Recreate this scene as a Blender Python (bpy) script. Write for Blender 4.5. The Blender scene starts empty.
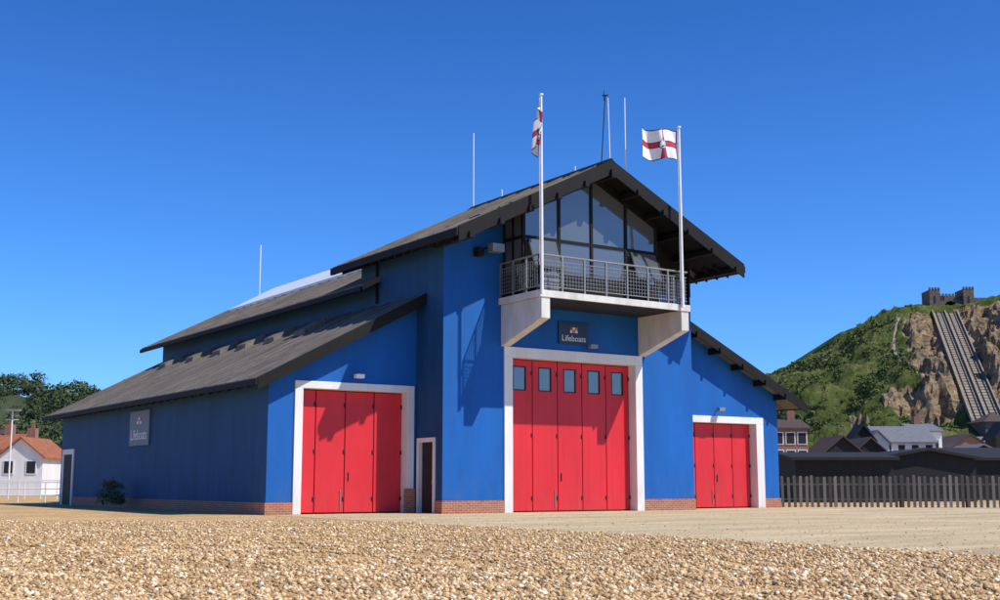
import bpy, bmesh, math, random
import numpy as np
from mathutils import Vector, noise
random.seed(7); rng=np.random.default_rng(7)
sc=bpy.context.scene
COL=sc.collection
# ------------------------------------------------------------------ helpers
def newmat(name):
    m=bpy.data.materials.new(name); m.use_nodes=True
    nt=m.node_tree; nt.nodes.clear()
    o=nt.nodes.new('ShaderNodeOutputMaterial'); b=nt.nodes.new('ShaderNodeBsdfPrincipled')
    nt.links.new(b.outputs[0],o.inputs[0]); return m,nt,b
def N(nt,t,**kw):
    n=nt.nodes.new(t)
    for k,v in kw.items(): setattr(n,k,v)
    return n
def mul(c,f): return (c[0]*f,c[1]*f,c[2]*f,1)
def paint(name,col,rough=.6,var=.25,scale=1.2,streak=True,bump=.15,bscale=40,col2=None,metal=0,spec=.5,dirt=0,boards=0,top=1.6):
    m,nt,b=newmat(name); L=nt.links.new
    tc=N(nt,'ShaderNodeTexCoord'); mp=N(nt,'ShaderNodeMapping')
    mp.inputs['Scale'].default_value=(1,1,.25 if streak else 1)
    L(tc.outputs['Object'],mp.inputs[0])
    n1=N(nt,'ShaderNodeTexNoise'); n1.inputs['Scale'].default_value=scale; n1.inputs['Detail'].default_value=8; n1.inputs['Roughness'].default_value=.65
    L(mp.outputs[0],n1.inputs['Vector'])
    r=N(nt,'ShaderNodeValToRGB'); r.color_ramp.elements[0].position=.3; r.color_ramp.elements[1].position=.7
    c2=col2 or col
    r.color_ramp.elements[0].color=mul(c2,1-var); r.color_ramp.elements[1].color=mul(col,1+var*.5)
    L(n1.outputs[0],r.inputs[0]); out=r.outputs[0]
    if dirt:
        s=N(nt,'ShaderNodeSeparateXYZ'); L(tc.outputs['Object'],s.inputs[0])
        mr=N(nt,'ShaderNodeMapRange'); mr.inputs[1].default_value=0; mr.inputs[2].default_value=top; mr.inputs[3].default_value=1; mr.inputs[4].default_value=0; L(s.outputs[2],mr.inputs[0])
        n3=N(nt,'ShaderNodeTexNoise'); n3.inputs['Scale'].default_value=3.5; n3.inputs['Detail'].default_value=9; n3.inputs['Roughness'].default_value=.7
        mp3=N(nt,'ShaderNodeMapping'); mp3.inputs['Scale'].default_value=(1,1,.3); L(tc.outputs['Object'],mp3.inputs[0]); L(mp3.outputs[0],n3.inputs['Vector'])
        r3=N(nt,'ShaderNodeMapRange'); r3.inputs[1].default_value=.42; r3.inputs[2].default_value=.72; L(n3.outputs[0],r3.inputs[0])
        mm=N(nt,'ShaderNodeMath',operation='MULTIPLY_ADD'); mm.inputs[1].default_value=.8; mm.inputs[2].default_value=.03; L(mr.outputs[0],mm.inputs[0])
        m2=N(nt,'ShaderNodeMath',operation='MULTIPLY'); L(mm.outputs[0],m2.inputs[0]); L(r3.outputs[0],m2.inputs[1])
        m3=N(nt,'ShaderNodeMath',operation='MULTIPLY'); m3.inputs[1].default_value=dirt; L(m2.outputs[0],m3.inputs[0])
        mx=N(nt,'ShaderNodeMix',data_type='RGBA'); L(m3.outputs[0],mx.inputs[0]); L(out,mx.inputs[6]); mx.inputs[7].default_value=(.16,.14,.11,1); out=mx.outputs[2]
    L(out,b.inputs['Base Color'])
    b.inputs['Roughness'].default_value=rough; b.inputs['Metallic'].default_value=metal
    b.inputs['Specular IOR Level'].default_value=spec
    if bump:
        n2=N(nt,'ShaderNodeTexNoise'); n2.inputs['Scale'].default_value=bscale; n2.inputs['Detail'].default_value=4
        L(tc.outputs['Object'],n2.inputs['Vector'])
        bp=N(nt,'ShaderNodeBump'); bp.inputs['Strength'].default_value=bump; bp.inputs['Distance'].default_value=.02
        L(n2.outputs[0],bp.inputs['Height']); last=bp
        if boards:
            s=N(nt,'ShaderNodeSeparateXYZ'); L(tc.outputs['Object'],s.inputs[0])
            a=N(nt,'ShaderNodeMath',operation='PINGPONG'); a.inputs[1].default_value=boards/2; L(s.outputs[1],a.inputs[0])
            g=N(nt,'ShaderNodeMath',operation='GREATER_THAN'); g.inputs[1].default_value=.012; L(a.outputs[0],g.inputs[0])
            b2=N(nt,'ShaderNodeBump'); b2.inputs['Strength'].default_value=.8; b2.inputs['Distance'].default_value=.02; L(g.outputs[0],b2.inputs['Height']); L(bp.outputs[0],b2.inputs['Normal']); last=b2
        L(last.outputs[0],b.inputs['Normal'])
    return m
def island(name,c1,c2,rough=.8,c3=None):
    m,nt,b=newmat(name); g=N(nt,'ShaderNodeNewGeometry'); r=N(nt,'ShaderNodeValToRGB')
    r.color_ramp.elements[0].color=(*c1,1); r.color_ramp.elements[1].color=(*c2,1)
    if c3:
        e=r.color_ramp.elements.new(.85); e.color=(*c2,1); r.color_ramp.elements[-1].color=(*c3,1)
    nt.links.new(g.outputs['Random Per Island'],r.inputs[0]); nt.links.new(r.outputs[0],b.inputs['Base Color'])
    b.inputs['Roughness'].default_value=rough; b.inputs['Specular IOR Level'].default_value=.3
    return m
def link(ob,parent=None):
    COL.objects.link(ob)
    if parent: ob.parent=parent
    return ob
def empty(name):
    e=bpy.data.objects.new(name,None); COL.objects.link(e); e.empty_display_size=.5; return e
class MB:
    def __init__(s): s.v=[]; s.f=[]; s.mi=[]; s.mats=[]
    def m(s,mat):
        if mat not in s.mats: s.mats.append(mat)
        return s.mats.index(mat)
    def add(s,vs,fs,mat):
        o=len(s.v); s.v+= [tuple(v) for v in vs]; s.f+=[tuple(i+o for i in f) for f in fs]; s.mi+=[s.m(mat)]*len(fs)
    def box(s,x0,x1,y0,y1,z0,z1,mat):
        vs=[(x0,y0,z0),(x1,y0,z0),(x1,y1,z0),(x0,y1,z0),(x0,y0,z1),(x1,y0,z1),(x1,y1,z1),(x0,y1,z1)]
        s.add(vs,[(0,3,2,1),(4,5,6,7),(0,1,5,4),(1,2,6,5),(2,3,7,6),(3,0,4,7)],mat)
    def prism(s,pts,axis,a,b,mat):
        def P(p,t):
            return {'y':(p[0],t,p[1]),'x':(t,p[0],p[1]),'z':(p[0],p[1],t)}[axis]
        n=len(pts); vs=[P(p,a) for p in pts]+[P(p,b) for p in pts]
        fs=[tuple(range(n)),tuple(range(2*n-1,n-1,-1))]+[(i,i+n,(i+1)%n+n,(i+1)%n) for i in range(n)]
        s.add(vs,fs,mat)
    def beam(s,p,q,r,mat,n=6,r2=None):
        p=Vector(p); q=Vector(q); d=(q-p).normalized(); u=d.orthogonal().normalized(); w=d.cross(u); r2=r if r2 is None else r2
        vs=[p+(u*math.cos(6.2832*i/n)+w*math.sin(6.2832*i/n))*r for i in range(n)]+[q+(u*math.cos(6.2832*i/n)+w*math.sin(6.2832*i/n))*r2 for i in range(n)]
        fs=[(i,(i+1)%n,(i+1)%n+n,i+n) for i in range(n)]+[tuple(range(n-1,-1,-1)),tuple(range(n,2*n))]
        s.add(vs,fs,mat)
    def obj(s,name,parent=None,bevel=0,smooth=False):
        me=bpy.data.meshes.new(name); me.from_pydata(s.v,[],s.f)
        for m in s.mats: me.materials.append(m)
        me.polygons.foreach_set('material_index',s.mi)
        if smooth: me.polygons.foreach_set('use_smooth',[True]*len(s.f))
        bm=bmesh.new(); bm.from_mesh(me); bmesh.ops.recalc_face_normals(bm,faces=bm.faces); bm.to_mesh(me); bm.free()
        ob=bpy.data.objects.new(name,me); link(ob,parent)
        if bevel:
            bv=ob.modifiers.new('b','BEVEL'); bv.width=bevel; bv.segments=2; bv.limit_method='ANGLE'
        return ob
def text(body,loc,size,mat,parent,rotz=0,name='lettering'):
    c=bpy.data.curves.new(name,'FONT'); c.body=body; c.size=size; c.extrude=.004; c.align_x='CENTER'
    o=bpy.data.objects.new(name,c); o.location=loc; o.rotation_euler=(math.pi/2,0,rotz); c.materials.append(mat); link(o,parent); return o
# ------------------------------------------------------------------ materials
BLUE=paint('blue_render',(.006,.115,.42),.7,.2,.8,True,.35,60,dirt=.35,spec=.3)
BLUE_SHADED=paint('blue_boarding_shade_toned',(.010,.075,.19),.7,.25,.9,True,.25,30,dirt=.35,boards=.6,spec=.3)  # side-wall blue darker than the front: shade mixed into the boarding colour
RED=paint('red_door_paint',(.68,.026,.036),.45,.16,.9,True,.1,20,dirt=.3,spec=.35)
WHITE=paint('white_paint',(.78,.77,.73),.55,.14,1.5,True,.1,30,dirt=.5)
CREAM=paint('cream_bracket_paint',(.68,.66,.60),.6,.25,1.6,True,.1,30)
BLACK=paint('black_timber',(.010,.0095,.0095),.7,.35,2,False,.3,30,spec=.25)
DARK=paint('dark_interior',(.012,.013,.015),.7,.2,2,False,0)
METAL=paint('galvanised_metal',(.30,.30,.29),.5,.25,5,False,0,metal=.5)
NAVY=paint('navy_sign',(.01,.02,.07),.35,.1,3,False,0)
PALE=paint('pale_sign',(.12,.16,.21),.5,.1,3,False,0)
WHP=paint('white_pole_paint',(.8,.8,.78),.4,.08,3,False,0)
ORANGE=paint('orange_enamel',(.6,.25,.08),.5,.1,3,False,0)
RUBBER=paint('dark_seam',(.03,.004,.005),.7,.1,3,False,0)
def brickmat(name,c1,c2,mort,sc_=1.0):
    m,nt,b=newmat(name); L=nt.links.new
    tc=N(nt,'ShaderNodeTexCoord'); s=N(nt,'ShaderNodeSeparateXYZ'); a=N(nt,'ShaderNodeMath',operation='ADD'); c=N(nt,'ShaderNodeCombineXYZ')
    L(tc.outputs['Object'],s.inputs[0]); L(s.outputs[0],a.inputs[0]); L(s.outputs[1],a.inputs[1]); L(a.outputs[0],c.inputs[0]); L(s.outputs[2],c.inputs[1])
    br=N(nt,'ShaderNodeTexBrick'); br.inputs['Scale'].default_value=1*sc_; br.inputs['Brick Width'].default_value=.225; br.inputs['Row Height'].default_value=.075; br.inputs['Mortar Size'].default_value=.009
    br.inputs['Color1'].default_value=(*c1,1); br.inputs['Color2'].default_value=(*c2,1); br.inputs['Mortar'].default_value=(*mort,1)
    L(c.outputs[0],br.inputs['Vector']); L(br.outputs[0],b.inputs['Base Color']); b.inputs['Roughness'].default_value=.85
    bp=N(nt,'ShaderNodeBump'); bp.inputs['Strength'].default_value=.5; bp.inputs['Distance'].default_value=.01; bp.invert=True
    L(br.outputs['Fac'],bp.inputs['Height']); L(bp.outputs[0],b.inputs['Normal']); return m
BRICK=brickmat('red_brick',(.46,.14,.06),(.33,.09,.045),(.40,.33,.26))
def roofmat():
    m,nt,b=newmat('roof_sheeting'); L=nt.links.new
    tc=N(nt,'ShaderNodeTexCoord'); mp=N(nt,'ShaderNodeMapping'); mp.inputs['Scale'].default_value=(.35,1.2,.35); L(tc.outputs['Object'],mp.inputs[0])
    n=N(nt,'ShaderNodeTexNoise'); n.inputs['Scale'].default_value=1.6; n.inputs['Detail'].default_value=9; n.inputs['Roughness'].default_value=.75; L(mp.outputs[0],n.inputs['Vector'])
    r=N(nt,'ShaderNodeValToRGB'); r.color_ramp.elements[0].position=.3; r.color_ramp.elements[0].color=(.07,.056,.043,1); r.color_ramp.elements[1].position=.7; r.color_ramp.elements[1].color=(.25,.21,.165,1)
    L(n.outputs[0],r.inputs[0]); L(r.outputs[0],b.inputs['Base Color']); b.inputs['Roughness'].default_value=.75
    s=N(nt,'ShaderNodeSeparateXYZ'); L(tc.outputs['Object'],s.inputs[0])
    w=N(nt,'ShaderNodeMath',operation='MULTIPLY'); w.inputs[1].default_value=6.2832/.18; L(s.outputs[1],w.inputs[0])
    sn=N(nt,'ShaderNodeMath',operation='SINE'); L(w.outputs[0],sn.inputs[0])
    bp=N(nt,'ShaderNodeBump'); bp.inputs['Strength'].default_value=.7; bp.inputs['Distance'].default_value=.03; L(sn.outputs[0],bp.inputs['Height']); L(bp.outputs[0],b.inputs['Normal'])
    return m
ROOF=roofmat()
def glassmat():
    m,nt,b=newmat('window_glass'); L=nt.links.new
    b.inputs['Base Color'].default_value=(.11,.115,.105,1); b.inputs['Roughness'].default_value=.06
    b.inputs['Specular IOR Level'].default_value=.7; b.inputs['Coat Weight'].default_value=1; b.inputs['Coat IOR'].default_value=1.7
    tc=N(nt,'ShaderNodeTexCoord'); n=N(nt,'ShaderNodeTexNoise'); n.inputs['Scale'].default_value=.6; L(tc.outputs['Object'],n.inputs['Vector'])
    bp=N(nt,'ShaderNodeBump'); bp.inputs['Strength'].default_value=.25; bp.inputs['Distance'].default_value=.08; L(n.outputs[0],bp.inputs['Height']); L(bp.outputs[0],b.inputs['Normal']); L(bp.outputs[0],b.inputs['Coat Normal'])
    return m
GLASS=glassmat()
def skylightmat():
    m,nt,b=newmat('white_rooflight'); b.inputs['Base Color'].default_value=(.82,.82,.80,1); b.inputs['Roughness'].default_value=.4; return m
SKYL=skylightmat()
# ------------------------------------------------------------------ ground
def gravelmat(name,base,dark,light,cell,patch,stretch=(1,1,1),lo=.72):
    m,nt,b=newmat(name); L=nt.links.new
    tc=N(nt,'ShaderNodeTexCoord')
    v=N(nt,'ShaderNodeTexVoronoi'); v.inputs['Scale'].default_value=cell; L(tc.outputs['Object'],v.inputs['Vector'])
    s=N(nt,'ShaderNodeSeparateColor'); L(v.outputs['Color'],s.inputs[0])
    r=N(nt,'ShaderNodeValToRGB'); cr=r.color_ramp; cr.elements[0].color=(*dark,1); cr.elements[1].color=(*light,1)
    e=cr.elements.new(.3); e.color=(*base,1); e=cr.elements.new(.75); e.color=(base[0]*1.15,base[1]*1.12,base[2]*1.05,1)
    L(s.outputs[0],r.inputs[0])
    mp=N(nt,'ShaderNodeMapping'); mp.inputs['Scale'].default_value=stretch; mp.inputs['Rotation'].default_value=(0,0,math.radians(20)); L(tc.outputs['Object'],mp.inputs[0])
    n=N(nt,'ShaderNodeTexNoise'); n.inputs['Scale'].default_value=patch; n.inputs['Detail'].default_value=9; n.inputs['Roughness'].default_value=.72; L(mp.outputs[0],n.inputs['Vector'])
    r2=N(nt,'ShaderNodeValToRGB'); r2.color_ramp.elements[0].position=.35; r2.color_ramp.elements[0].color=(lo,lo*.97,lo*.92,1); r2.color_ramp.elements[1].position=.65; r2.color_ramp.elements[1].color=(1.08,1.06,1.03,1)
    L(n.outputs[0],r2.inputs[0])
    mx=N(nt,'ShaderNodeMix',data_type='RGBA',blend_type='MULTIPLY'); mx.inputs[0].default_value=1; L(r.outputs[0],mx.inputs[6]); L(r2.outputs[0],mx.inputs[7])
    L(mx.outputs[2],b.inputs['Base Color']); b.inputs['Roughness'].default_value=.85; b.inputs['Specular IOR Level'].default_value=.25
    bp=N(nt,'ShaderNodeBump'); bp.inputs['Strength'].default_value=.8; bp.inputs['Distance'].default_value=.02; bp.invert=True; L(v.outputs['Distance'],bp.inputs['Height']); L(bp.outputs[0],b.inputs['Normal'])
    return m
GRAV=gravelmat('shingle',(.60,.39,.175),(.22,.13,.055),(.82,.66,.40),26,.35,(1,1,1),.66)  # ground toned darker: shade between the loose pebbles put into its colour
APR=gravelmat('compacted_apron',(.62,.50,.31),(.48,.37,.21),(.72,.62,.43),45,.55,(.3,1.3,1),.70)
xs=sorted(set(list(np.linspace(-3000,-60,14))+list(np.linspace(-60,60,241))+list(np.linspace(60,3000,14))))
ys=sorted(set(list(np.linspace(-3000,-20,12))+list(np.linspace(-20,80,201))+list(np.linspace(80,3000,14))))
def gz(x,y):
    w=max(0,min(1,(14.5-x)/5))*max(0,min(1,(33-y)/6))*max(0,min(1,(y+15)/8))*max(0,min(1,(x+50)/10))
    return w*(.06*noise.noise(Vector((x*.35,y*.35,0)))+.07*noise.noise(Vector((x*.12,y*.12,3)))+.04*noise.noise(Vector((x*1.2,y*1.2,5))))
gv=[(x,y,gz(x,y)) for y in ys for x in xs]; nx=len(xs)
gf=[(j*nx+i,j*nx+i+1,(j+1)*nx+i+1,(j+1)*nx+i) for j in range(len(ys)-1) for i in range(nx-1)]
me=bpy.data.meshes.new('ground'); me.from_pydata(gv,[],gf); me.materials.append(GRAV); me.polygons.foreach_set('use_smooth',[True]*len(gf))
link(bpy.data.objects.new('shingle_ground',me))
def edge(y): return 15.9+ .35*noise.noise(Vector((y*.35,1,0)))+.18*noise.noise(Vector((y*1.7,2,0)))+.08*noise.noise(Vector((y*6,2,4)))- max(0,(20-y))*.06
av=[];af=[];yy=np.linspace(-30,37.6,900)
for i,y in enumerate(yy):
    av+= [(edge(y),y,.006),(75,y,.006)]
    if i: af.append((2*i-2,2*i-1,2*i+1,2*i))
me=bpy.data.meshes.new('apron'); me.from_pydata(av,[],af); me.materials.append(APR); link(bpy.data.objects.new('apron_pavement',me))
def pebbles(name,n,sampler,rmin,rmax,mat):
    base=np.array([(1,0,0),(0,1,0),(-1,0,0),(0,-1,0),(0,0,1),(0,0,-1)],float)
    fc=np.array([(0,1,4),(1,2,4),(2,3,4),(3,0,4),(1,0,5),(2,1,5),(3,2,5),(0,3,5)])
    c=sampler(n); n=len(c)
    s=(rmin+(rmax-rmin)*rng.uniform(0,1,(n,1,1))**2)*rng.uniform([.8,.6,.45],[1.3,1.0,.85],(n,3))[:,None,:]
    a=rng.uniform(0,6.283,n); V=base[None]*s
    V+=rng.normal(0,.12,V.shape)*s
    t=rng.uniform(-.5,.5,n); y=V[:,:,1]*np.cos(t)[:,None]-V[:,:,2]*np.sin(t)[:,None]; z=V[:,:,1]*np.sin(t)[:,None]+V[:,:,2]*np.cos(t)[:,None]
    x=V[:,:,0]*np.cos(a)[:,None]-y*np.sin(a)[:,None]; y2=V[:,:,0]*np.sin(a)[:,None]+y*np.cos(a)[:,None]
    V=np.stack([x,y2,z],-1)+c[:,None,:]
    F=(fc[None]+6*np.arange(n)[:,None,None]).reshape(-1,3)
    me=bpy.data.meshes.new(name); me.vertices.add(n*6); me.vertices.foreach_set('co',V.reshape(-1))
    me.loops.add(F.size); me.loops.foreach_set('vertex_index',F.reshape(-1)); me.polygons.add(len(F)); me.polygons.foreach_set('loop_start',np.arange(0,F.size,3)); me.polygons.foreach_set('loop_total',np.full(len(F),3))
    me.polygons.foreach_set('use_smooth',[True]*len(F)); me.update(); me.validate(); me.materials.append(mat)
    return link(bpy.data.objects.new(name,me))
PEB=island('pebble_stone',(.28,.155,.065),(.76,.53,.27),.7,(.88,.80,.62))
def samp(n):
    D=8.2+ (34-8.2)*rng.uniform(0,1,n)**1.5; L=(rng.uniform(-.52,.52,n))*D
    x=D*.555+L*.832; y=D*.832-L*.555
    k=(x<15.9+rng.normal(0,.35,n)-np.maximum(0,20-y)*.06)&(y<37.5)
    x=x[k];y=y[k]
    return np.array([(a,b,gz(a,b)+.008) for a,b in zip(x,y)])
pebbles('shingle_pebbles',85000,samp,.014,.05,PEB)
def samp2(n):
    x=rng.uniform(14.5,40,n); y=rng.uniform(8,37,n); k=rng.uniform(0,1,n)<np.exp(-(x-14.5)/5)+.08
    return np.array([(a,b,.01) for a,b in zip(x[k],y[k])])
pebbles('apron_loose_stones',12000,samp2,.01,.028,PEB)
# ------------------------------------------------------------------ lifeboat station
ST=empty('lifeboat_station')
X0,X1,X2,X3=16.06,21.68,33.2,39.85; Yw,Yt=37.89,36.05; xc=27.44
def ul(x): return 4.24+.523*(x-15.43)
def ur(x): return 4.30+.467*(40.95-x)
def ut(x): return 12.42-.491*abs(x-xc)
def um(x): return 11.6-.515*abs(x-xc)
T=.3
w=MB()
def mono(xa,xb,u,z0): return [(xa,z0),(xb,z0),(xb,u(xb)-.004),(xa,u(xa)-.004)]
w.prism(mono(X0,16.99,ul,0),'y',Yw,Yw+T+.2,BLUE)
w.prism(mono(21.58,X1-.003,ul,0),'y',Yw,Yw+T+.2,BLUE)
w.prism(mono(16.99,21.58,ul,4.45),'y',Yw,Yw+T+.2,BLUE)
w.prism([(Yw+T+.2,0),(64,0),(64,ul(X0)-.01),(Yw+T+.2,ul(X0)-.01)],'x',X0,X0+T,BLUE_SHADED)
w.box(X0-.003,X0+.02,Yw+.003,Yw+T+.21,0,ul(X0)-.02,BLUE_SHADED)
w.prism(mono(X0+T,X1-.003,ul,0),'y',63.7,63.99,BLUE_SHADED)
w.prism(mono(38.93,X3,ur,0),'y',Yw,Yw+T+.2,BLUE)
w.prism(mono(X2+.003,33.9,ur,0),'y',Yw,Yw+T+.2,BLUE)
w.prism(mono(33.9,38.93,ur,3.83),'y',Yw,Yw+T+.2,BLUE)
w.prism([(Yw+T+.2,0),(64,0),(64,ur(X3)-.01),(Yw+T+.2,ur(X3)-.01)],'x',X3-T,X3,BLUE_SHADED)
w.prism(mono(X2+.003,X3-T,ur,0),'y',63.7,63.99,BLUE_SHADED)
w.prism(mono(X1,24.2,ut,0),'y',Yt,Yt+.6,BLUE)
w.prism([(30.6,0),(X2,0),(X2,ut(X2)-.004),(30.6,ut(30.6)-.004)],'y',Yt,Yt+.6,BLUE)
w.box(24.2,30.6,Yt,Yt+.6,5.87,7.5,BLUE)
w.prism([(24.2,7.5),(30.6,7.5),(30.6,ut(30.6)-.004),(xc,ut(xc)-.004),(24.2,ut(24.2)-.004)],'y',Yt+.02,Yt+.6,BLACK)
for xa,xb in ((X1,X1+T),(X2-T,X2)):
    z=ut(xa if xa<xc else xb)-.004
    if xa<xc:
        w.box(xa,xb,37.62,42.3,0,z,BLUE_SHADED); w.box(xa,xb,Yt+.6-.001,37.62,2.5,z,BLUE_SHADED)
        w.box(xa-.003,xa+.02,Yt+.002,Yt+.6,0,z-.01,BLUE_SHADED)
    else: w.box(xa,xb,Yt+.6,42.3,0,z,BLUE_SHADED)
w.prism([(X1+T,0),(X2-T,0),(X2-T,ut(X2)-.01),(xc,ut(xc)-.01),(X1+T,ut(X1)-.01)],'y',42.0,42.29,BLUE_SHADED)
w.box(X1+.02,X1+T,42.3,66,0,um(X1)-.02,BLUE_SHADED); w.box(X2-T,X2-.02,42.3,66,0,um(X2)-.02,BLUE_SHADED)
w.prism([(X1+T,0),(X2-T,0),(X2-T,um(X2)-.02),(xc,um(xc)-.02),(X1+T,um(X1)-.02)],'y',65.7,65.99,BLUE_SHADED)
w.obj('walls',ST)
b=MB(); pz=.4
b.box(X0-.04,X0+.05,Yw-.04,61.45,-.05,pz,BRICK); b.box(X0+.05,16.99,Yw-.04,Yw+.05,-.05,pz,BRICK)
b.box(X1-.03,24.2,Yt-.04,Yt+.05,-.05,pz+.04,BRICK); b.box(X1-.035,X1+.05,Yt+.05,36.5,-.05,pz+.04,BRICK)
b.box(30.6,X2+.03,Yt-.04,Yt+.05,-.05,pz+.04,BRICK)
b.box(38.93,X3+.04,Yw-.04,Yw+.05,-.05,pz,BRICK)
b.box(21.2,21.62,Yw-.075,Yw-.02,-.05,.85,BRICK)
b.obj('brick_plinth',ST)
def doorset(xa,xb,xi,xj,zt,zi,Y,divs,prefix,wins=False):
    d=MB(); d.box(xa,xi,Y-.06,Y+.42,0,zi,WHITE); d.box(xj,xb,Y-.06,Y+.42,0,zi,WHITE); d.box(xa,xb,Y-.06,Y+.42,zi,zt,WHITE)
    d.obj(prefix+'_surround',ST,.012)
    q=MB(); yd=Y+.36
    q.box(xi+.001,xj-.001,yd+.06,yd+.1,.0,zi-.001,RUBBER)
    for a,c in zip(divs[:-1],divs[1:]):
        g=.018
        if not wins: q.box(a+g,c-g,yd,yd+.05,.05,zi-.03,RED)
        else:
            m=(a+c)/2; hw=.29; z0,z1=4.36,5.24
            q.box(a+g,m-hw,yd,yd+.05,.05,zi-.03,RED); q.box(m+hw,c-g,yd,yd+.05,.05,zi-.03,RED)
            q.box(m-hw,m+hw,yd,yd+.05,.05,z0,RED); q.box(m-hw,m+hw,yd,yd+.05,z1,zi-.03,RED)
            q.box(m-hw,m+hw,yd+.03,yd+.045,z0,z1,GLASS)
            for e in ((m-hw,m-hw+.035,z0,z1),(m+hw-.035,m+hw,z0,z1),(m-hw+.035,m+hw-.035,z0,z0+.035),(m-hw+.035,m+hw-.035,z1-.035,z1)):
                q.box(e[0],e[1],yd-.008,yd+.04,e[2],e[3],RUBBER)
        for z in (.5,zi*.5,zi-.5): q.box(c-g-.05,c-.002,yd-.025,yd-.001,z-.07,z+.07,RUBBER)
    q.box(divs[2]-.16,divs[2]-.13,yd-.03,yd-.001,.15,.8,METAL); q.box(divs[2]+.13,divs[2]+.16,yd-.03,yd-.001,1.1,1.4,BLACK)
    q.obj(prefix+'_leaves',ST,.006)
doorset(16.99,21.58,17.29,21.3,4.45,4.2,Yw,[17.29,17.95,19.07,20.19,21.3],'boat_door_small')
doorset(24.2,30.6,24.56,30.25,5.87,5.5,Yt,[24.56+1.138*i for i in range(6)],'boat_door_main',True)
doorset(33.9,38.93,34.25,38.5,3.83,3.55,Yw,[34.25+1.0625*i for i in range(5)],'boat_door_side')
s=MB()
s.box(X1-.05,X1+.15,36.5,36.64,0,2.6,WHITE); s.box(X1-.05,X1+.15,37.6,37.74,0,2.6,WHITE); s.box(X1-.05,X1+.15,36.64,37.6,2.45,2.6,WHITE); s.box(X1+.1,X1+.13,36.64,37.6,0,2.45,DARK)
s.box(X1-.02,X1+.1,36.7,36.74,1.0,1.15,METAL)
s.box(X0-.06,X0+.1,61.5,61.75,0,2.7,WHITE); s.box(X0-.06,X0+.1,63.3,63.6,0,2.7,WHITE); s.box(X0-.06,X0+.1,61.75,63.3,2.45,2.7,WHITE); s.box(X0-.02,X0-.005,61.75,63.3,0,2.45,DARK)
s.obj('side_doors',ST)
def slope(mb,xa,za,xb,zb,y0,y1,th,mat):
    mb.prism([(xa,za),(xb,zb),(xb,zb+th),(xa,za+th)],'y',y0,y1,mat)
r=MB()
slope(r,15.4,ul(15.4),X1-.01,ul(X1-.01),37.25,65,.2,ROOF)
slope(r,40.98,ur(40.98),X2+.01,ur(X2+.01),37.25,65,.2,ROOF)
hs=6.53
slope(r,xc-hs,ut(xc-hs),xc,ut(xc),33.83,43.3,.26,ROOF); slope(r,xc+hs,ut(xc+hs),xc+.0,ut(xc),33.83,43.3,.26,ROOF)
slope(r,xc-hs,um(xc-hs),xc,um(xc),40.7,67.3,.22,ROOF); slope(r,xc+hs,um(xc+hs),xc,um(xc),40.7,67.3,.22,ROOF)
def seams(xa,za,xb,zb,y0,y1,step,h):
    y=y0
    while y<y1:
        r.prism([(xa,za),(xb,zb),(xb,zb+h),(xa,za+h)],'y',y,y+.05,ROOF); y+=step
seams(15.4,ul(15.4)+.2,X1-.01,ul(X1)+.2,37.9,65,1.05,.035)
seams(xc-hs,ut(xc-hs)+.26,xc-.05,ut(xc)+.26-.02,34.4,43.3,1.05,.035)
seams(xc-hs,um(xc-hs)+.22,xc-.05,um(xc)+.22-.02,43.4,67.3,1.05,.035)
r.obj('roofs',ST)
k=MB()
def barge(xa,za,xb,zb,y,d=.34,t=.05,up=.29):
    k.prism([(xa,za-d+up),(xb,zb-d+up),(xb,zb+up+.02),(xa,za+up+.02)],'y',y-t,y,BLACK)
barge(15.38,ul(15.38),X1-.01,ul(X1),37.25,.40,.05,.2); barge(41.0,ur(41.0),X2+.01,ur(X2),37.25,.40,.05,.2)
barge(xc-hs-.02,ut(xc-hs),xc,ut(xc),33.83,.52,.06,.26); barge(xc+hs+.02,ut(xc+hs),xc+.001,ut(xc),33.83,.52,.06,.26)
k.box(15.3,15.4,37.2,65,ul(15.4)-.04,ul(15.4)+.14,BLACK)
k.box(40.98,41.08,37.2,65,ur(40.98)-.04,ur(40.98)+.14,BLACK)
for s_ in (-1,1):
    xa=xc+s_*hs; k.box(min(xa,xa+s_*.1),max(xa,xa+s_*.1),33.8,43.3,ut(xa)-.06,ut(xa)+.2,BLACK)
    k.box(min(xa,xa+s_*.1),max(xa,xa+s_*.1),40.7,67.3,um(xa)-.04,um(xa)+.14,BLACK)
    k.prism([(xc,ut(xc)-.05),(xc+s_*hs,ut(xc+s_*hs)-.05),(xc+s_*hs,ut(xc+s_*hs)-.003),(xc,ut(xc)-.003)],'y',33.84,Yt-.01,BLACK)
    for i in range(1,6):
        x=xc+s_*i*1.22; k.box(x-.09,x+.09,33.66,Yt+(.0),ut(x)-.30,ut(abs(x-xc)+xc+.09)-.055,BLACK)
k.box(xc-.1,xc+.1,33.66,Yt,ut(xc)-.40,ut(xc)-.1,BLACK)
k.prism([(xc-.25,12.58),(xc,12.72),(xc+.25,12.58),(xc,12.78)],'y',33.8,43.35,BLACK)
y=34.6
while y<43:
    k.prism([(20.93,ut(20.93)-.16),(X1,ut(X1)-.2),(X1,ut(X1)-.06),(20.93,ut(20.93)-.06)],'y',y,y+.08,BLACK)
    k.prism([(33.95,ut(33.95)-.16),(X2,ut(X2)-.2),(X2,ut(X2)-.06),(33.95,ut(33.95)-.06)],'y',y,y+.08,BLACK); y+=.6
y=38.2
while y<64.9:
    k.prism([(15.45,ul(15.45)-.12),(X0,ul(X0)-.16),(X0,ul(X0)-.01),(15.45,ul(15.45)-.01)],'y',y,y+.07,BLACK); y+=.9
for x in (34.6,35.9,37.2,38.5,39.7): k.box(x-.06,x+.06,37.12,Yw,ur(x)-.26,ur(x+.06)-.004,BLACK)
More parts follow.
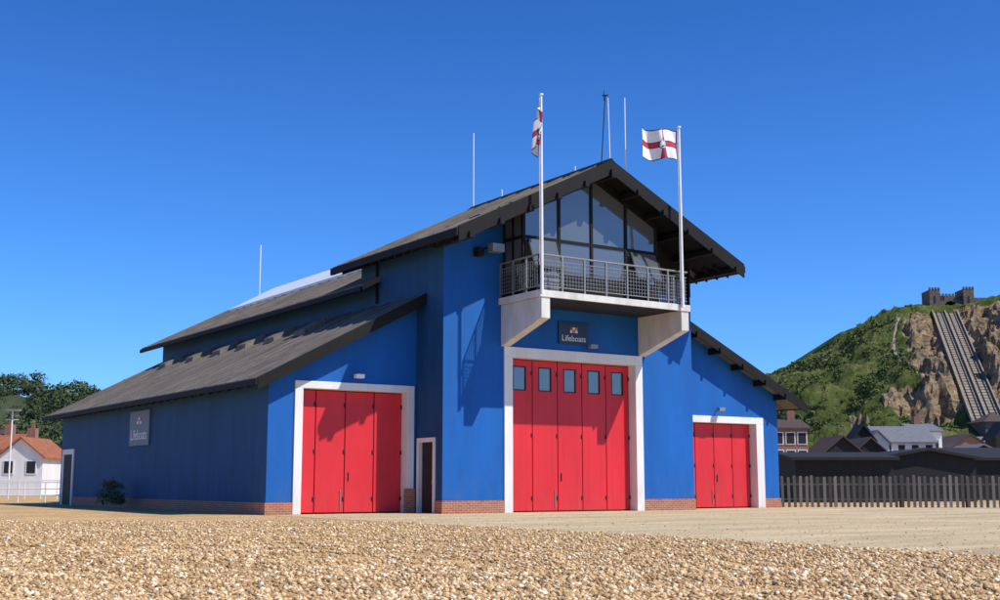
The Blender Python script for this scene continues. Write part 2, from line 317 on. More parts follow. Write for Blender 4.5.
for x in (16.3,17.6,18.9,20.2,21.3): k.box(x-.06,x+.06,37.27,Yw,ul(x)-.2,ul(x-.06)-.004,BLACK)
k.prism([(30.6,8.4),(X2-.01,8.4),(X2-.01,ut(X2)-.02),(30.6,ut(30.6)-.02)],'y',Yt-.04,Yt-.002,BLACK)
k.beam((X1-.06,40.9,7.8),(X1-.06,40.9,9.5),.05,BLACK)
k.obj('bargeboards_and_gutters',ST)
v=MB()
for s_ in (-1,1):
    xa,xb=xc+s_*2.6,xc
    v.prism([(xa,um(xa)+.225),(xa,um(xa)+.36),(xb,um(xb)+.46),(xb,um(xb)+.24)],'y',45.5,64.5,SKYL)
for y in (43.5,46.5,49.5,52.5,56,60):
    x=20.3; v.prism([(x-.45,ul(x-.45)+.19),(x+.45,ul(x+.45)+.19),(x+.45,ul(x+.45)+.42),(x-.45,ul(x-.45)+.42)],'y',y,y+1.0,ROOF)
v.obj('rooflights',ST,.02)
# lookout bay
g=MB(); Yg=34.78; bx0,bx1=24.17,30.4
def post(x0,x1,y0,y1,z0): g.box(x0,x1,y0,y1,z0,min(ut(x0),ut(x1))-.06,BLACK)
zs0=7.62
for x in (bx0,25.72,27.2,28.83,bx1-.1): post(x,x+.11,Yg,Yg+.12,zs0)
for y in (35.4,): post(bx0,bx0+.08,y,y+.08,zs0); post(bx1-.08,bx1,y,y+.08,zs0)
post(bx0,bx0+.1,Yt-.1,Yt-.005,zs0); post(bx1-.1,bx1,Yt-.1,Yt-.005,zs0)
for z in (8.35,9.62): g.box(bx0+.11,bx1-.1,Yg+.015,Yg+.11,z,z+.11,BLACK); g.box(bx0+.01,bx0+.09,Yg+.12,Yt-.1,z,z+.11,BLACK); g.box(bx1-.09,bx1-.01,Yg+.12,Yt-.1,z,z+.11,BLACK)
g.box(bx0+.02,bx1-.02,Yg+.02,Yt,zs0-.02,8.35,BLACK)
g.prism([(bx0+.02,ut(bx0)-.36),(xc,ut(xc)-.36),(bx1-.02,ut(bx1)-.36),(bx1-.02,ut(bx1)-.06),(xc,ut(xc)-.06),(bx0+.02,ut(bx0)-.06)],'y',Yg+.01,Yg+.13,BLACK)
g.prism([(bx0+.02,8.46),(bx1-.02,8.46),(bx1-.02,ut(bx1)-.2),(xc,ut(xc)-.2),(bx0+.02,ut(bx0)-.2)],'y',Yg+.05,Yg+.07,GLASS)
g.box(bx0+.04,bx0+.05,Yg+.07,Yt,8.4,ut(bx0)-.08,GLASS); g.box(bx1-.05,bx1-.04,Yg+.07,Yt,8.4,ut(bx1)-.08,GLASS)
for xa in (24.32,29.0):
    z1,z0=9.6,8.5; oy=.42; dx1=1.32
    for a,c in ((xa,xa+.06),(xa+dx1-.06,xa+dx1)): g.prism([(Yg-.02,z1),(Yg-.07,z1),(Yg-.07-oy,z0),(Yg-.02-oy,z0)],'x',a,c,BLACK)
    g.prism([(Yg-.02-oy,z0),(Yg-.07-oy,z0),(Yg-.07-oy+.02,z0+.08),(Yg-.02-oy+.02,z0+.08)],'x',xa+.06,xa+dx1-.06,BLACK)
    g.prism([(Yg-.04,z1),(Yg-.05,z1),(Yg-.05-oy,z0),(Yg-.04-oy,z0)],'x',xa+.06,xa+dx1-.06,GLASS)
g.obj('lookout_bay',ST)
bl=MB(); Yb=33.53; a0,a1=24.0,30.85
bl.box(a0,a1,Yb+.04,Yt-.004,7.38,7.56,DARK); bl.box(a0-.02,a1+.02,Yb-.02,Yb+.04,7.34,7.58,CREAM); bl.box(a0-.03,a0,Yb+.04,Yt-.004,7.34,7.58,CREAM); bl.box(a1,a1+.03,Yb+.04,Yt-.004,7.34,7.58,CREAM)
for xa in (24.08,30.45):
    bl.prism([(Yb+.02,6.62),(Yb+.02,7.37),(Yt-.003,7.37),(Yt-.003,5.86)],'x',xa,xa+.36,CREAM)
bl.obj('balcony_deck',ST,.01)
rl=MB()
def rail(p,q,n):
    p=Vector(p);q=Vector(q)
    for i in range(n+1):
        c=p.lerp(q,i/n); rl.box(c.x-.03,c.x+.03,c.y-.03,c.y+.03,7.58,8.82,METAL)
    for z,rr in ((8.82,.035),(8.62,.016),(7.72,.02)): rl.beam((p.x,p.y,z),(q.x,q.y,z),rr,METAL)
    m=int((q-p).length/.13)
    for i in range(1,m):
        c=p.lerp(q,i/m); rl.beam((c.x,c.y,7.72),(c.x,c.y,8.62),.010,METAL,4)
    for z in np.arange(7.85,8.6,.13): rl.beam((p.x,p.y,z),(q.x,q.y,z),.009,METAL,4)
rail((a0+.03,Yb+.06,0),(a1-.03,Yb+.06,0),7); rail((a0+.03,Yb+.06,0),(a0+.03,Yt-.05,0),3); rail((a1-.03,Yb+.06,0),(a1-.03,Yt-.05,0),3)
rl.box(24.5,25.2,Yb+.5,Yb+.9,7.57,8.3,METAL)
rl.obj('balcony_railing',ST)
sg=MB(); sg.box(26.6,27.98,Yt-.07,Yt-.002,6.12,6.95,NAVY)
for i,(dx,dz,m_) in enumerate(((-.12,.58,RED),(.0,.58,WHP),(.12,.58,ORANGE),(-.12,.47,WHP),(0,.47,ORANGE),(.12,.47,WHP))): sg.box(27.29+dx-.05,27.29+dx+.05,Yt-.085,Yt-.07,6.12+dz-.04,6.12+dz+.06,m_)
sg.obj('sign_board',ST,.005)
text('Lifeboats',(27.29,Yt-.08,6.24),.31,WHP,ST)
sg=MB(); sg.box(X0-.08,X0-.002,50.0,52.6,2.6,4.05,PALE)
for i,(dy,dz,m_) in enumerate(((-.2,.0,RED),(0,.0,WHP),(.2,.0,ORANGE),(-.2,-.16,WHP),(0,-.16,ORANGE),(.2,-.16,WHP))): sg.box(X0-.095,X0-.081,51.3+dy-.08,51.3+dy+.08,3.66+dz,3.78+dz,m_)
sg.obj('side_sign_board',ST)
text('Lifeboats',(X0-.09,51.3,2.85),.60,WHP,ST,-math.pi/2,'side_lettering')
lm=MB()
for x,y,z in ((19.24,Yw,4.62),(28.0,Yt,6.02),(36.2,Yw,4.05)):
    lm.beam((x,y-.002,z),(x,y-.3,z+.06),.02,BLACK); lm.box(x-.16,x+.16,y-.42,y-.22,z-.02,z+.12,WHP if x<20 else METAL)
lm.beam((23.4,Yt,9.35),(23.4,Yt-.45,9.3),.03,BLACK); lm.box(23.25,23.75,Yt-.75,Yt-.4,9.12,9.42,METAL); lm.box(22.9,23.15,Yt-.35,Yt-.002,9.0,9.3,BLACK)
lm.obj('wall_lamps',ST,.01)
an=MB()
an.beam((xc,43.2,12.6),(xc,43.2,16.0),.028,WHP); an.beam((28.35,34.1,12.2),(28.35,34.1,15.3),.025,WHP)
an.beam((27.62,34.1,12.5),(27.55,34.1,15.15),.022,WHP); an.beam((27.2,34.1,12.5),(27.42,34.1,15.2),.02,BLACK)
an.beam((27.3,34.1,15.2),(27.55,34.1,15.25),.03,BLACK); an.beam((27.36,34.1,15.0),(27.36,34.1,15.4),.015,BLACK)
an.beam((xc,66.5,11.6),(xc,66.5,14.9),.035,WHP)
an.beam((xc,36.0,12.6),(xc,36.0,12.95),.03,WHP); an.beam((xc,41,12.6),(xc,41,13.05),.03,WHP)
an.obj('aerials',ST)
# ------------------------------------------------------------------ flagpoles with flags
FW=paint('flag_white',(.75,.75,.75),.8,.05,3,False,0); FR=paint('flag_red',(.55,.02,.03),.8,.1,3,False,0); FB=paint('flag_navy',(.02,.03,.12),.8,.1,3,False,0)
def flagpole(x,y,z0,z1,kind):
    e=empty('flagpole'); p=MB(); p.beam((x,y,z0),(x,y,z1),.065,WHP,12,.045)
    p.beam((x,y,z1),(x,y,z1+.06),.08,WHP,12)
    for z in (z0+.3,z0+1.2): p.box(x-.08,x+.08,y,y+.12,z-.04,z+.04,METAL)
    p.beam((x-.09,y,z0+1),(x-.07,y,z1-.05),.006,WHP,4); p.obj('pole',e)
    fm=MB(); nu,nv=90,60; W_,H=(1.75,1.15)
    vs=[]
    for j in range(nv+1):
        for i in range(nu+1):
            u=i/nu; t=j/nv
            if kind=='fly':
                X=x-.08-W_*u*.95; Y=y+.18*math.sin(u*8+t*1.2)*min(1,u*3)+.06*math.sin(u*17+t*3); Z=z1-.15-H*t+.10*math.sin(u*6+.4)*(.4+u)-.06*u
            else:
                X=x-.07-.36*u*(.6+.5*t)+.09*math.sin(u*13+t*2); Y=y+.22*math.sin(u*9+t)*u-.25*u; Z=z1-.25-H*t*1.05-.95*u*(.7+.3*u)
            vs.append((X,Y,Z))
    o=len(fm.v); fm.v+=vs
    for j in range(nv):
        for i in range(nu):
            u=(i+.5)/nu-.5; t=(j+.5)/nv-.5; X_,Z_=u*W_,t*H; au,at=abs(X_),abs(Z_)
            rd=math.hypot(X_/.24,Z_/.22)
            if rd<1:
                if rd>.84: m=FB
                elif au<.022 or (abs(Z_+.09)<.02 and au<.10) or (.08<Z_<.14 and .03<au<.13) or (Z_<-.10 and au<.07): m=FB
                else: m=FW
            elif au<.075 or at<.075: m=FR
            elif au<.12 or at<.12: m=FB
            elif W_/2-au<.045 or H/2-at<.045: m=FB
            else: m=FW
            a=j*(nu+1)+i; fm.f.append((o+a,o+a+1,o+a+nu+2,o+a+nu+1)); fm.mi.append(fm.m(m))
    fm.obj('flag',e,smooth=True)
flagpole(24.0,Yb-.12,7.4,14.42,'droop'); flagpole(30.4,Yb-.12,7.45,14.3,'fly')
# ------------------------------------------------------------------ rotated site grid for distant things
def W(Lt,D,z=0): return (D*.5548+Lt*.832, D*.832-Lt*.5548, z)
def xform(mb):
    mb.v=[W(*v) for v in mb.v]
PK=island('weathered_timber',(.075,.068,.06),(.24,.21,.18),.85)
fe=MB(); p0=Vector((40.1,38.6,0)); p1=Vector((62,18.0,0)); n=int((p1-p0).length/.25); dr=(p1-p0).normalized()
for i in range(n):
    c=p0.lerp(p1,i/n)+dr*random.uniform(-.025,.025); h=1.32+random.uniform(-.05,.05); t=random.uniform(-.02,.02)
    a=c-dr*.062; b_=c+dr*.062; nn=Vector((dr.y,-dr.x,0))*.014
    vs=[a-nn,b_-nn,b_+nn,a+nn]; top=[q+Vector((0,0,h))+dr*t for q in vs]; mid=(a+b_)/2+Vector((0,0,h+.03))+dr*t
    fe.add([tuple(q) for q in vs]+[tuple(q) for q in top]+[tuple(mid)],[(0,1,5,4),(1,2,6,5),(2,3,7,6),(3,0,4,7),(4,5,8),(5,6,8),(6,7,8),(7,4,8)],PK)
back=Vector((-dr.y,dr.x,0))*.06
for z in (.35,1.0): fe.beam(tuple(p0+back+Vector((0,0,z))),tuple(p1+back+Vector((0,0,z))),.045,PK,4)
for i in range(12):
    c=p0.lerp(p1,i/11)+back*2; fe.box(c.x-.05,c.x+.05,c.y-.05,c.y+.05,0,1.35,PK)
fe.obj('picket_fence')
TILE=paint('red_tile',(.30,.11,.06),.85,.3,3,False,.3,20); SLATE=paint('slate_roof',(.16,.165,.18),.7,.3,3,False,.2,20); TILEB=paint('brown_tile',(.075,.05,.04),.85,.3,3,False,.3,20)
TAR=paint('tarred_boards',(.012,.012,.013),.8,.4,4,True,.3,20); HBR=brickmat('town_brick',(.34,.14,.08),(.24,.09,.06),(.3,.25,.2)); OR=paint('orange_tile',(.34,.115,.05),.85,.4,2,False,.3,20)
STONE=paint('castle_stone',(.15,.125,.10),.9,.45,1.2,False,.4,8); TWALL=paint('town_white_wall',(.78,.77,.74),.7,.12,1,True,0)
def house(name,Lt,D,w_,d_,h,rh,wall,roof,ridge='L',wins=None,chim=None,eav=.3):
    e=empty(name); m=MB(); L0,L1,D0,D1=Lt-w_/2,Lt+w_/2,D-d_/2,D+d_/2
    m.box(L0,L1,D0,D1,0,h,wall)
    if ridge=='L':
        m.add([(L0,D0,h),(L0,D1,h),(L0,D,h+rh),(L1,D0,h),(L1,D1,h),(L1,D,h+rh)],[(0,1,2),(3,4,5)],wall)
        for sgn in (-1,1):
            y0=D+sgn*(d_/2+eav); z0=h-rh*eav/(d_/2)
            m.add([(L0-eav,y0,z0+.03),(L1+eav,y0,z0+.03),(L1+eav,D,h+rh+.03),(L0-eav,D,h+rh+.03),(L0-eav,y0,z0+.2),(L1+eav,y0,z0+.2),(L1+eav,D,h+rh+.2),(L0-eav,D,h+rh+.2)],[(0,1,2,3),(4,5,6,7),(0,1,5,4),(1,2,6,5),(3,0,4,7)],roof)
    else:
        m.add([(L0,D0,h),(L1,D0,h),(Lt,D0,h+rh),(L0,D1,h),(L1,D1,h),(Lt,D1,h+rh)],[(0,1,2),(3,4,5)],wall)
        for sgn in (-1,1):
            x0=Lt+sgn*(w_/2+eav); z0=h-rh*eav/(w_/2)
            m.add([(x0,D0-eav,z0+.03),(x0,D1+eav,z0+.03),(Lt,D1+eav,h+rh+.03),(Lt,D0-eav,h+rh+.03),(x0,D0-eav,z0+.2),(x0,D1+eav,z0+.2),(Lt,D1+eav,h+rh+.2),(Lt,D0-eav,h+rh+.2)],[(0,1,2,3),(4,5,6,7),(0,1,5,4),(1,2,6,5),(3,0,4,7)],roof)
    if wins:
        cols,zs=wins
        for z in zs:
            for i in range(cols):
                x=L0+(i+.5)*w_/cols; m.box(x-.5,x+.5,D0-.06,D0-.005,z,z+1.3,WHP); m.box(x-.4,x+.4,D0-.08,D0-.062,z+.1,z+1.2,DARK)
    if chim:
        for cx in chim: m.box(Lt+cx-.4,Lt+cx+.4,D-.4,D+.4,h,h+rh+1.1,HBR); m.box(Lt+cx-.15,Lt+cx+.15,D-.15,D+.15,h+rh+1.1,h+rh+1.5,TILE)
    xform(m); m.obj('house_body',e); return e
house('tarred_shed',19.0,72,5.4,8,2.3,.35,TAR,TAR,'L'); house('tarred_shed',25.0,76,5.6,8,2.4,.5,TAR,TAR,'F')
house('tarred_shed',36.5,82,17,8,2.5,.7,TAR,TAR,'L')
# town, right
house('terraced_house',29.8,130,3.6,8,6.6,1.0,HBR,TILEB,'L',(3,(3.2,5.0)),[1.0])
house('cottage',34.6,128,3.6,8,4.2,1.5,TAR,TILEB,'F'); house('cottage',38.6,132,3.8,8,4.0,1.7,TAR,TILEB,'F')
house('terraced_house',34,152,5,8,6.4,1.5,HBR,TILEB,'L',(3,(4.6,)),[-1.6])
house('net_shop',41,140,2.4,3,6.0,1.5,TAR,TAR,'F')
house('white_building',48.5,150,6.5,8,5.9,1.9,TWALL,SLATE,'L',(4,(4.4,)))
house('white_building',53.0,156,3.4,8,7.4,1.0,TWALL,SLATE,'L',(2,(5.2,)),[0])
house('white_building',44.3,148,2.6,8,5.8,1.3,TWALL,SLATE,'F',(1,(4.2,)))
house('cottage',59,158,4.5,8,5.6,1.5,HBR,TILEB,'F'); house('cottage',64,162,5,8,5.4,1.6,TWALL,SLATE,'L',(3,(3.9,)),[2]); house('cottage',70,160,5,8,5.6,1.6,HBR,TILEB,'L',None,[-1])
house('cottage',50.5,132,4.4,7,4.0,1.0,TAR,SLATE,'F'); house('cottage',45.2,128,3.8,7,3.6,.9,TAR,TILEB,'L'); house('net_shop',56.3,138,2.4,3,6.2,1.5,TAR,TAR,'F')
# town, left
house('white_house',-44.6,118,4.2,7,3.5,1.7,TWALL,OR,'F',(2,(1.9,)),[-.3])
house('white_house',-48.6,121,3.4,7,4.2,1.5,TWALL,OR,'L',(2,(2.5,)),[0.3])
house('terraced_house',-55,130,7,8,4.5,2,HBR,TILEB,'L',(3,(2.4,)),[0])
house('cottage',-40.6,126,4.6,6,2.6,1.2,TWALL,OR,'L',(3,(1.2,)))
sl=MB(); sl.beam((-39.8,100,0),(-39.8,100,7.0),.08,WHP,8,.055); sl.box(-40.3,-39.2,99.7,100.3,6.9,7.05,METAL); sl.beam((-40.3,100,6.2),(-39.3,100,6.2),.03,WHP); xform(sl); sl.obj('street_lamp')
gr=MB()
for i in range(16):
    L_=-34+i*1.5; gr.beam((L_,68,0),(L_,68,1.1),.035,WHP)
for z in (.4,.75,1.1): gr.beam((-34,68,z),(-11.5,68,z),.03,WHP)
for i in range(12):
    L_=-40+i*1.1; gr.beam((L_,84,0),(L_,84,1.25),.04,WHP)
gr.beam((-40,84,1.25),(-28,84,1.25),.04,WHP)
xform(gr); gr.obj('guard_rail')
# ------------------------------------------------------------------ foliage
def foliage(name,cent,mat,per,leaf,parent=None):
    cent=np.array(cent); n=len(cent); tot=n*per
    d=rng.normal(size=(tot,3)); d/=np.linalg.norm(d,axis=1)[:,None]; d[:,2]=np.abs(d[:,2])*1.0-.15*(rng.uniform(size=tot)<.3)
    rad=np.repeat(cent[:,3],per)*rng.uniform(.55,1.08,tot)
    P=np.repeat(cent[:,:3],per,0)+d*rad[:,None]*np.array([1,1,.8])
    a=rng.normal(size=(tot,3)); a/=np.linalg.norm(a,axis=1)[:,None]; b2=np.cross(a,d+.4*rng.normal(size=(tot,3))); b2/=np.linalg.norm(b2,axis=1)[:,None]
    s=(leaf*rng.uniform(.6,1.4,tot))[:,None]*np.repeat(cent[:,3],per)[:,None]
    V=np.stack([P-a*s,P-b2*s*.6,P+a*s,P+b2*s*.6],1).reshape(-1,3)
    F=np.arange(tot*4).reshape(-1,4)
    me=bpy.data.meshes.new(name); me.vertices.add(tot*4); me.vertices.foreach_set('co',V.reshape(-1)); me.loops.add(tot*4); me.loops.foreach_set('vertex_index',F.reshape(-1)); me.polygons.add(tot); me.polygons.foreach_set('loop_start',np.arange(0,tot*4,4)); me.polygons.foreach_set('loop_total',np.full(tot,4)); me.update(); me.materials.append(mat)
    return link(bpy.data.objects.new(name,me),parent)
LEAFD=island('tree_foliage',(.04,.065,.03),(.10,.13,.05),.9)
LEAFH=island('shrub_foliage',(.045,.072,.02),(.14,.175,.05),.85)
# ------------------------------------------------------------------ hills
def interp(x,tab):
    if x<=tab[0][0]: return tab[0][1]
    for (a,b1),(c,d1) in zip(tab[:-1],tab[1:]):
        if x<=c:
            t=(x-a)/(c-a); return b1+(d1-b1)*t
    return tab[-1][1]
RT=[(40,6),(58,20),(66,27),(72,31),(79,33.5),(87,37),(92,41),(97,43.5),(103,46.5),(110,48.5),(125,49),(135,52),(150,54),(200,56),(260,40),(300,10)]
top=(117.5,320,46.5); bot=(98.0,246,13.5)
def trackL(D): return bot[0]+(top[0]-bot[0])*(D-bot[1])/(top[1]-bot[1])
def trackz(D): return bot[2]+(top[2]-bot[2])*(D-bot[1])/(top[1]-bot[1])
def sst(a,b_,x): t=max(0,min(1,(x-a)/(b_-a))); return t*t*(3-2*t)
def ridged(v): return 1-abs(noise.noise(v))*2
def hill(L_,D):
    R_=interp(L_,RT); s_=max(0,min(1.0,(D-208)/112)); s_=s_ if s_<.9 else s_-(s_-.9)**2*1.2
    v=Vector((L_*.03,D*.03,0))
    h=R_*s_+ s_*(1.05-s_)*4*(4.5*noise.noise(v*1.3)+3.2*noise.noise(v*3.1)+1.8*noise.noise(v*7))
    h+= (.7*noise.noise(v*16)+.4*noise.noise(v*34))*min(1,s_*4)
    rock=0; tl=trackL(D); dl=L_-tl
    if 225<D<330:
        fr=noise.noise(v*6)*.5+noise.noise(v*14)*.35
        if -14<dl<-2 and 250<D<318: rock=max(rock,sst(-14,-9,dl+4*noise.noise(Vector((D*.12,1,0))))*sst(250,260,D)*(1-sst(306,318,D))*(.95+fr))
        if 2<dl<26 and 232<D<318: rock=max(rock,(1-sst(12,24,dl+5*noise.noise(Vector((D*.1,5,0)))))*sst(232,242,D)*(.95+fr*1.4))
    a=math.hypot((L_-88)/6,(D-262)/10)
    if a<1.3: rock=max(rock,(1-sst(.6,1.3,a))*(1.1+noise.noise(v*8)))
    a=math.hypot((L_-74.5)/2,(D-255)/6)
    if a<1.2: rock=max(rock,(1-sst(.6,1.2,a))*.9)
    if rock>.25:
        rr=min(1,(rock-.25)*2)
        h+= rr*(3.2*(ridged(Vector((L_*.16,D*.06,3)))-.6)+1.8*(ridged(Vector((L_*.4,D*.16,7)))-.5)+1.0*noise.noise(Vector((L_*.9,D*.6,1)))+2.2*(math.floor(h/4.5+.8*noise.noise(v*4))*4.5-h)/4.5)
    if 225<D<330:
        cut=1-sst(3.7,5.6,abs(dl)); z=trackz(D)-.6
        if cut>0 and D<318: h=h*(1-cut)+z*cut
    return max(-1,h),max(0,min(1,rock))
Ls=np.arange(36,215,.65); Ds=np.concatenate([np.arange(206,330,.75),np.arange(330,460,6)])
hv=[];hr=[]
for D in Ds:
    for L_ in Ls:
        if D>330: z,rk=hill(L_,330); z-= (D-330)*.05
        else: z,rk=hill(L_,D)
        hv.append(W(L_,D,z)); hr.append(rk)
nl=len(Ls); hf=[(j*nl+i,j*nl+i+1,(j+1)*nl+i+1,(j+1)*nl+i) for j in range(len(Ds)-1) for i in range(nl-1)]
me=bpy.data.meshes.new('hill'); me.from_pydata(hv,[],hf)
at=me.attributes.new('rock','FLOAT','POINT'); at.data.foreach_set('value',hr)
def hillmat():
    m,nt,b=newmat('hill_surface'); L=nt.links.new
    tc=N(nt,'ShaderNodeTexCoord')
    n=N(nt,'ShaderNodeTexNoise'); n.inputs['Scale'].default_value=.09; n.inputs['Detail'].default_value=14; n.inputs['Roughness'].default_value=.78; L(tc.outputs['Object'],n.inputs['Vector'])
    r=N(nt,'ShaderNodeValToRGB'); cr=r.color_ramp; cr.elements[0].position=.36; cr.elements[0].color=(.045,.065,.018,1); cr.elements[1].position=.66; cr.elements[1].color=(.22,.22,.08,1); e=cr.elements.new(.5); e.color=(.11,.145,.035,1)
    L(n.outputs[0],r.inputs[0])
    mp=N(nt,'ShaderNodeMapping'); mp.inputs['Scale'].default_value=(1,1,2.2); L(tc.outputs['Object'],mp.inputs[0])
    n2=N(nt,'ShaderNodeTexNoise'); n2.inputs['Scale'].default_value=.35; n2.inputs['Detail'].default_value=12; n2.inputs['Roughness'].default_value=.78; n2.inputs['Distortion'].default_value=.8; L(mp.outputs[0],n2.inputs['Vector'])
    r2=N(nt,'ShaderNodeValToRGB'); cr=r2.color_ramp; cr.elements[0].position=.36; cr.elements[0].color=(.08,.055,.033,1); cr.elements[1].position=.60; cr.elements[1].color=(.52,.40,.25,1); e=cr.elements.new(.47); e.color=(.32,.22,.125,1)  # dark stop follows the bump's lows: crevice shade painted into the rock colour
    L(n2.outputs[0],r2.inputs[0])
    a=N(nt,'ShaderNodeAttribute',attribute_name='rock'); n3=N(nt,'ShaderNodeTexNoise'); n3.inputs['Scale'].default_value=.35; n3.inputs['Detail'].default_value=10; n3.inputs['Roughness'].default_value=.7; L(tc.outputs['Object'],n3.inputs['Vector'])
    ad=N(nt,'ShaderNodeMath',operation='ADD'); L(a.outputs['Fac'],ad.inputs[0]); L(n3.outputs[0],ad.inputs[1])
    r3=N(nt,'ShaderNodeMapRange'); r3.inputs[1].default_value=.93; r3.inputs[2].default_value=1.02; L(ad.outputs[0],r3.inputs[0])
    mx=N(nt,'ShaderNodeMix',data_type='RGBA'); L(r3.outputs[0],mx.inputs[0]); L(r.outputs[0],mx.inputs[6]); L(r2.outputs[0],mx.inputs[7]); L(mx.outputs[2],b.inputs['Base Color'])
    b.inputs['Roughness'].default_value=.95; b.inputs['Specular IOR Level'].default_value=.1
    bp=N(nt,'ShaderNodeBump'); bp.inputs['Strength'].default_value=1; bp.inputs['Distance'].default_value=1.5; L(n2.outputs[0],bp.inputs['Height']); L(bp.outputs[0],b.inputs['Normal']); return m
HM=hillmat(); me.materials.append(HM); link(bpy.data.objects.new('cliff_hill',me))
cen=[]
for _ in range(13000):
    L_=random.uniform(45,160); D=random.uniform(212,326); h,rk=hill(L_,D)
    if abs(L_-trackL(D))<4.6 or (rk>.3 and random.random()>.07): continue
    dn=noise.noise(Vector((L_*.07,D*.07,9)))+.5*noise.noise(Vector((L_*.3,D*.3,2)))
    if dn<.1 and random.random()>.16: continue
    r0=random.uniform(.35,1.0)*(1.4 if dn>.2 else 1); p=W(L_,D,h-.2*r0); cen.append((*p,r0))
foliage('hillside_shrubs',cen,LEAFH,20,.32)
RM=paint('rail_bed',(.28,.235,.18),.9,.35,1,False,.3,6)
lt=MB()
def tp(D,off,dz): return W(trackL(D)+off,D,trackz(D)+dz)
seg=np.linspace(246,319,40)
for a,c in zip(seg[:-1],seg[1:]):
    lt.add([tp(a,-3.1,0),tp(a,3.1,0),tp(c,3.1,0),tp(c,-3.1,0)],[(0,1,2,3)],RM)
    for o in (-3.4,-.15,3.1):
        lt.add([tp(a,o,-1),tp(a,o+.3,-1),tp(c,o+.3,-1),tp(c,o,-1),tp(a,o,.6),tp(a,o+.3,.6),tp(c,o+.3,.6),tp(c,o,.6)],[(4,5,6,7),(0,1,5,4),(1,2,6,5),(2,3,7,6),(3,0,4,7)],RM)
for o in (-2.3,-.95,.95,2.3):
    lt.beam(tp(246,o,.12),tp(319,o,.12),.11,BLACK,4)
for D in np.arange(247,318,1.6):
    for o in (-1.6,1.6): lt.beam(tp(D,o-1.1,.06),tp(D,o+1.1,.06),.10,STONE,4)
lt.obj('cliff_lift_railway')
cs=MB(); zb=44
def cb(a,b_,c,d,z0,z1,m_=STONE): cs.box(a,b_,c,d,z0,z1,m_)
o_=1.3
cb(112.6+o_,115.4+o_,320,326,zb,52.0); cb(121.6+o_,124.4+o_,320,326,zb,52.2); cb(115.4+o_,116.9+o_,321,325,zb,50.4); cb(120.1+o_,121.6+o_,321,325,zb,50.4); cb(115.4+o_,121.6+o_,321,325,49.2,50.6)
cb(116.9+o_,120.1+o_,323.5,324,zb,49.2,DARK); cb(124.4+o_,128+o_,321,325,zb,50.0)
for a in np.arange(112.6,115.2,.8): cb(a+o_,a+.42+o_,319.9,320.5,52.0,52.6)
for a in np.arange(121.6,124.2,.8): cb(a+o_,a+.42+o_,319.9,320.5,52.2,52.8)
for a in np.arange(115.5,121.4,.9): cb(a+o_,a+.45+o_,321,321.5,50.6,51.1)
for x in (113.7,122.7): cb(x+o_,x+.5+o_,319.93,319.98,48.5,50.3,DARK)
for i in range(10):
    a0_=math.pi*i/10; a1_=math.pi*(i+1)/10; xm=118.5+o_
    x0_,x1_=xm+1.6*math.cos(a0_),xm+1.6*math.cos(a1_); zz=min(48.0+1.2*math.sin(a0_),48.0+1.2*math.sin(a1_)); cb(min(x0_,x1_),max(x0_,x1_),321.01,323,zz,49.2)
xform(cs); cs.obj('clifftop_lift_station')
ls=MB(); tlx=trackL(243); ls.box(tlx-3,tlx+3,238,246,4,13.0,STONE); ls.box(tlx-1.1,tlx+1.1,237.9,237.98,8,11,DARK); ls.add([(tlx-3.4,237.5,13),(tlx+3.4,237.5,13),(tlx+3.4,246.5,13),(tlx-3.4,246.5,13),(tlx,242,15)],[(0,1,4),(1,2,4),(2,3,4),(3,0,4),(0,1,2,3)],TILEB); xform(ls); ls.obj('lower_lift_station')
pw=MB(); pr=None
for i in range(40):
    t=i/39; L_=93+9*t-3*math.sin(t*3.1); D=276+34*t; z=hill(L_,D)[0]+.35; q=W(L_,D,z); q2=W(L_+.7,D,z)
    if pr: pw.add([pr[0],pr[1],q2,q],[(0,1,2,3)],RM); pw.beam((pr[0][0],pr[0][1],pr[0][2]+.8),(q[0],q[1],q[2]+.8),.05,RM,4)
    pr=(q,q2)
pw.obj('hillside_footpath')
LT=[(-260,28),(-130,24),(-118,21.5),(-108,25.0),(-98,20.5),(-90,23.5),(-80,20.0),(-70,22),(-60,19.0),(-50,15),(-40,8),(-30,2)]
def lhill(L_,D):
    R_=interp(L_,[(a,b1-5) for a,b1 in LT]); s_=sst(200,275,D); return R_*s_+2*s_*noise.noise(Vector((L_*.05,D*.05,0)))
Ls=np.arange(-260,-20,3.); Ds=np.arange(195,360,4.)
hv=[W(L_,D,lhill(L_,min(D,275))) for D in Ds for L_ in Ls]; nl=len(Ls)
me=bpy.data.meshes.new('lhill'); me.from_pydata(hv,[],[(j*nl+i,j*nl+i+1,(j+1)*nl+i+1,(j+1)*nl+i) for j in range(len(Ds)-1) for i in range(nl-1)])
GRN=paint('woodland_floor',(.035,.05,.02),.95,.4,.1,False,0); me.materials.append(GRN); link(bpy.data.objects.new('wooded_hill',me))
cen=[]
for _ in range(620):
    L_=random.uniform(-150,-45); D=random.uniform(200,290); h=lhill(L_,min(D,275)); R0=random.uniform(1.6,4.4)*(1+.5*noise.noise(Vector((L_*.12,D*.12,4))))
    for q_ in range(5):   # each tree is several leaf clumps
        r0=R0*random.uniform(.35,.7); cen.append((*W(L_+random.gauss(0,.45)*R0,D+random.gauss(0,.45)*R0,h+R0*random.uniform(.2,1.25)),r0))
foliage('distant_woodland',cen,LEAFD,75,.15)
cen=[]
for _ in range(150):
    L_=random.uniform(-62,-36); D=random.uniform(136,160); r0=random.uniform(.8,1.8); cen.append((*W(L_,D,random.uniform(1,4)),r0))
foliage('garden_trees',cen,LEAFD,90,.16)
cen=[(15.3+random.uniform(-.35,.2),51.8+random.uniform(-.9,.9),random.uniform(.15,1.0),random.uniform(.2,.4)) for _ in range(34)]
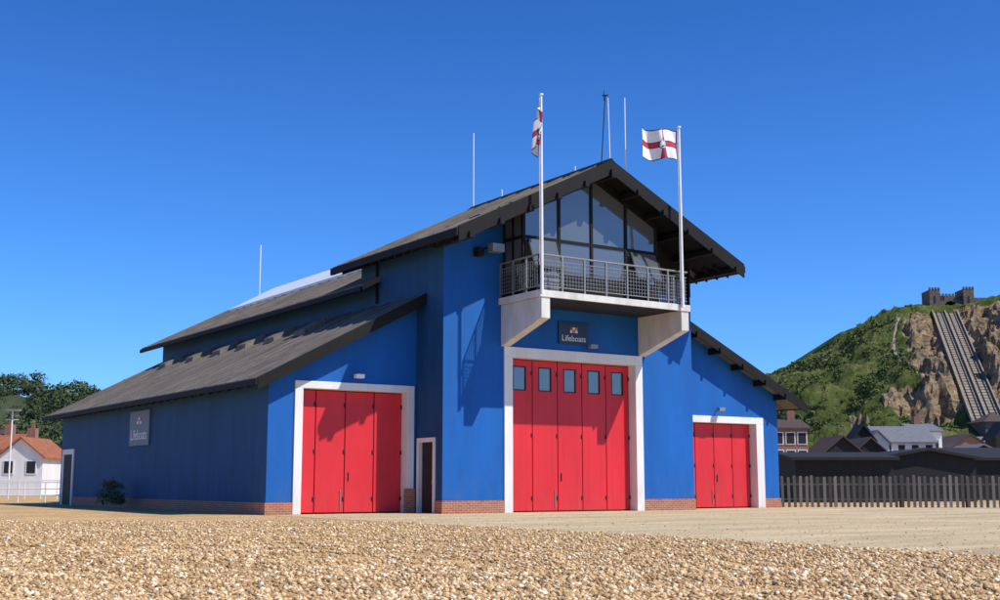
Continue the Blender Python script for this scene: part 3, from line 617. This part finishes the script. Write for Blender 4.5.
foliage('bush',cen,LEAFD,60,.14)
# ------------------------------------------------------------------ light, sky, camera
th=math.radians(32); el=math.radians(51)
sd=Vector((math.sin(th)*math.cos(el),-math.cos(th)*math.cos(el),math.sin(el)))
su=bpy.data.lights.new('sun','SUN'); su.energy=5.0; su.angle=math.radians(.5); su.color=(1,.95,.86)
so=bpy.data.objects.new('sun',su); so.rotation_euler=(-sd).to_track_quat('-Z','Y').to_euler(); COL.objects.link(so)
wd=bpy.data.worlds.new('World'); sc.world=wd; wd.use_nodes=True; nt=wd.node_tree; bg=nt.nodes['Background']
sky=nt.nodes.new('ShaderNodeTexSky'); sky.sky_type='NISHITA'; sky.sun_disc=False; sky.sun_elevation=el; sky.sun_rotation=math.radians(180-32); sky.dust_density=.3; sky.ozone_density=3.0; sky.air_density=1.0
tc=nt.nodes.new('ShaderNodeTexCoord'); sp=nt.nodes.new('ShaderNodeSeparateXYZ'); nt.links.new(tc.outputs['Generated'],sp.inputs[0])
cr=nt.nodes.new('ShaderNodeValToRGB'); nt.links.new(sp.outputs[2],cr.inputs[0])
cr.color_ramp.elements[0].position=.02; cr.color_ramp.elements[0].color=(.58,1.10,2.0,1); cr.color_ramp.elements[1].position=.42; cr.color_ramp.elements[1].color=(.24,.68,1.40,1)
e=cr.color_ramp.elements.new(.2); e.color=(.38,.90,1.70,1)
tint=nt.nodes.new('ShaderNodeMix'); tint.data_type='RGBA'; tint.blend_type='MULTIPLY'; tint.inputs[0].default_value=1
nt.links.new(cr.outputs[0],tint.inputs[7]); nt.links.new(sky.outputs[0],tint.inputs[6]); nt.links.new(tint.outputs[2],bg.inputs[0]); bg.inputs[1].default_value=.1
cam=bpy.data.cameras.new('camera'); co=bpy.data.objects.new('camera',cam); COL.objects.link(co)
p=math.atan(184/1221); co.location=(0,0,1.0); co.rotation_euler=(math.pi/2+p,0,-math.radians(33.7))
cam.sensor_width=36; cam.lens=43.96; cam.clip_end=6000; cam.clip_start=.1; sc.camera=co
sc.view_settings.view_transform='Standard'; sc.view_settings.look='None'; sc.view_settings.exposure=0
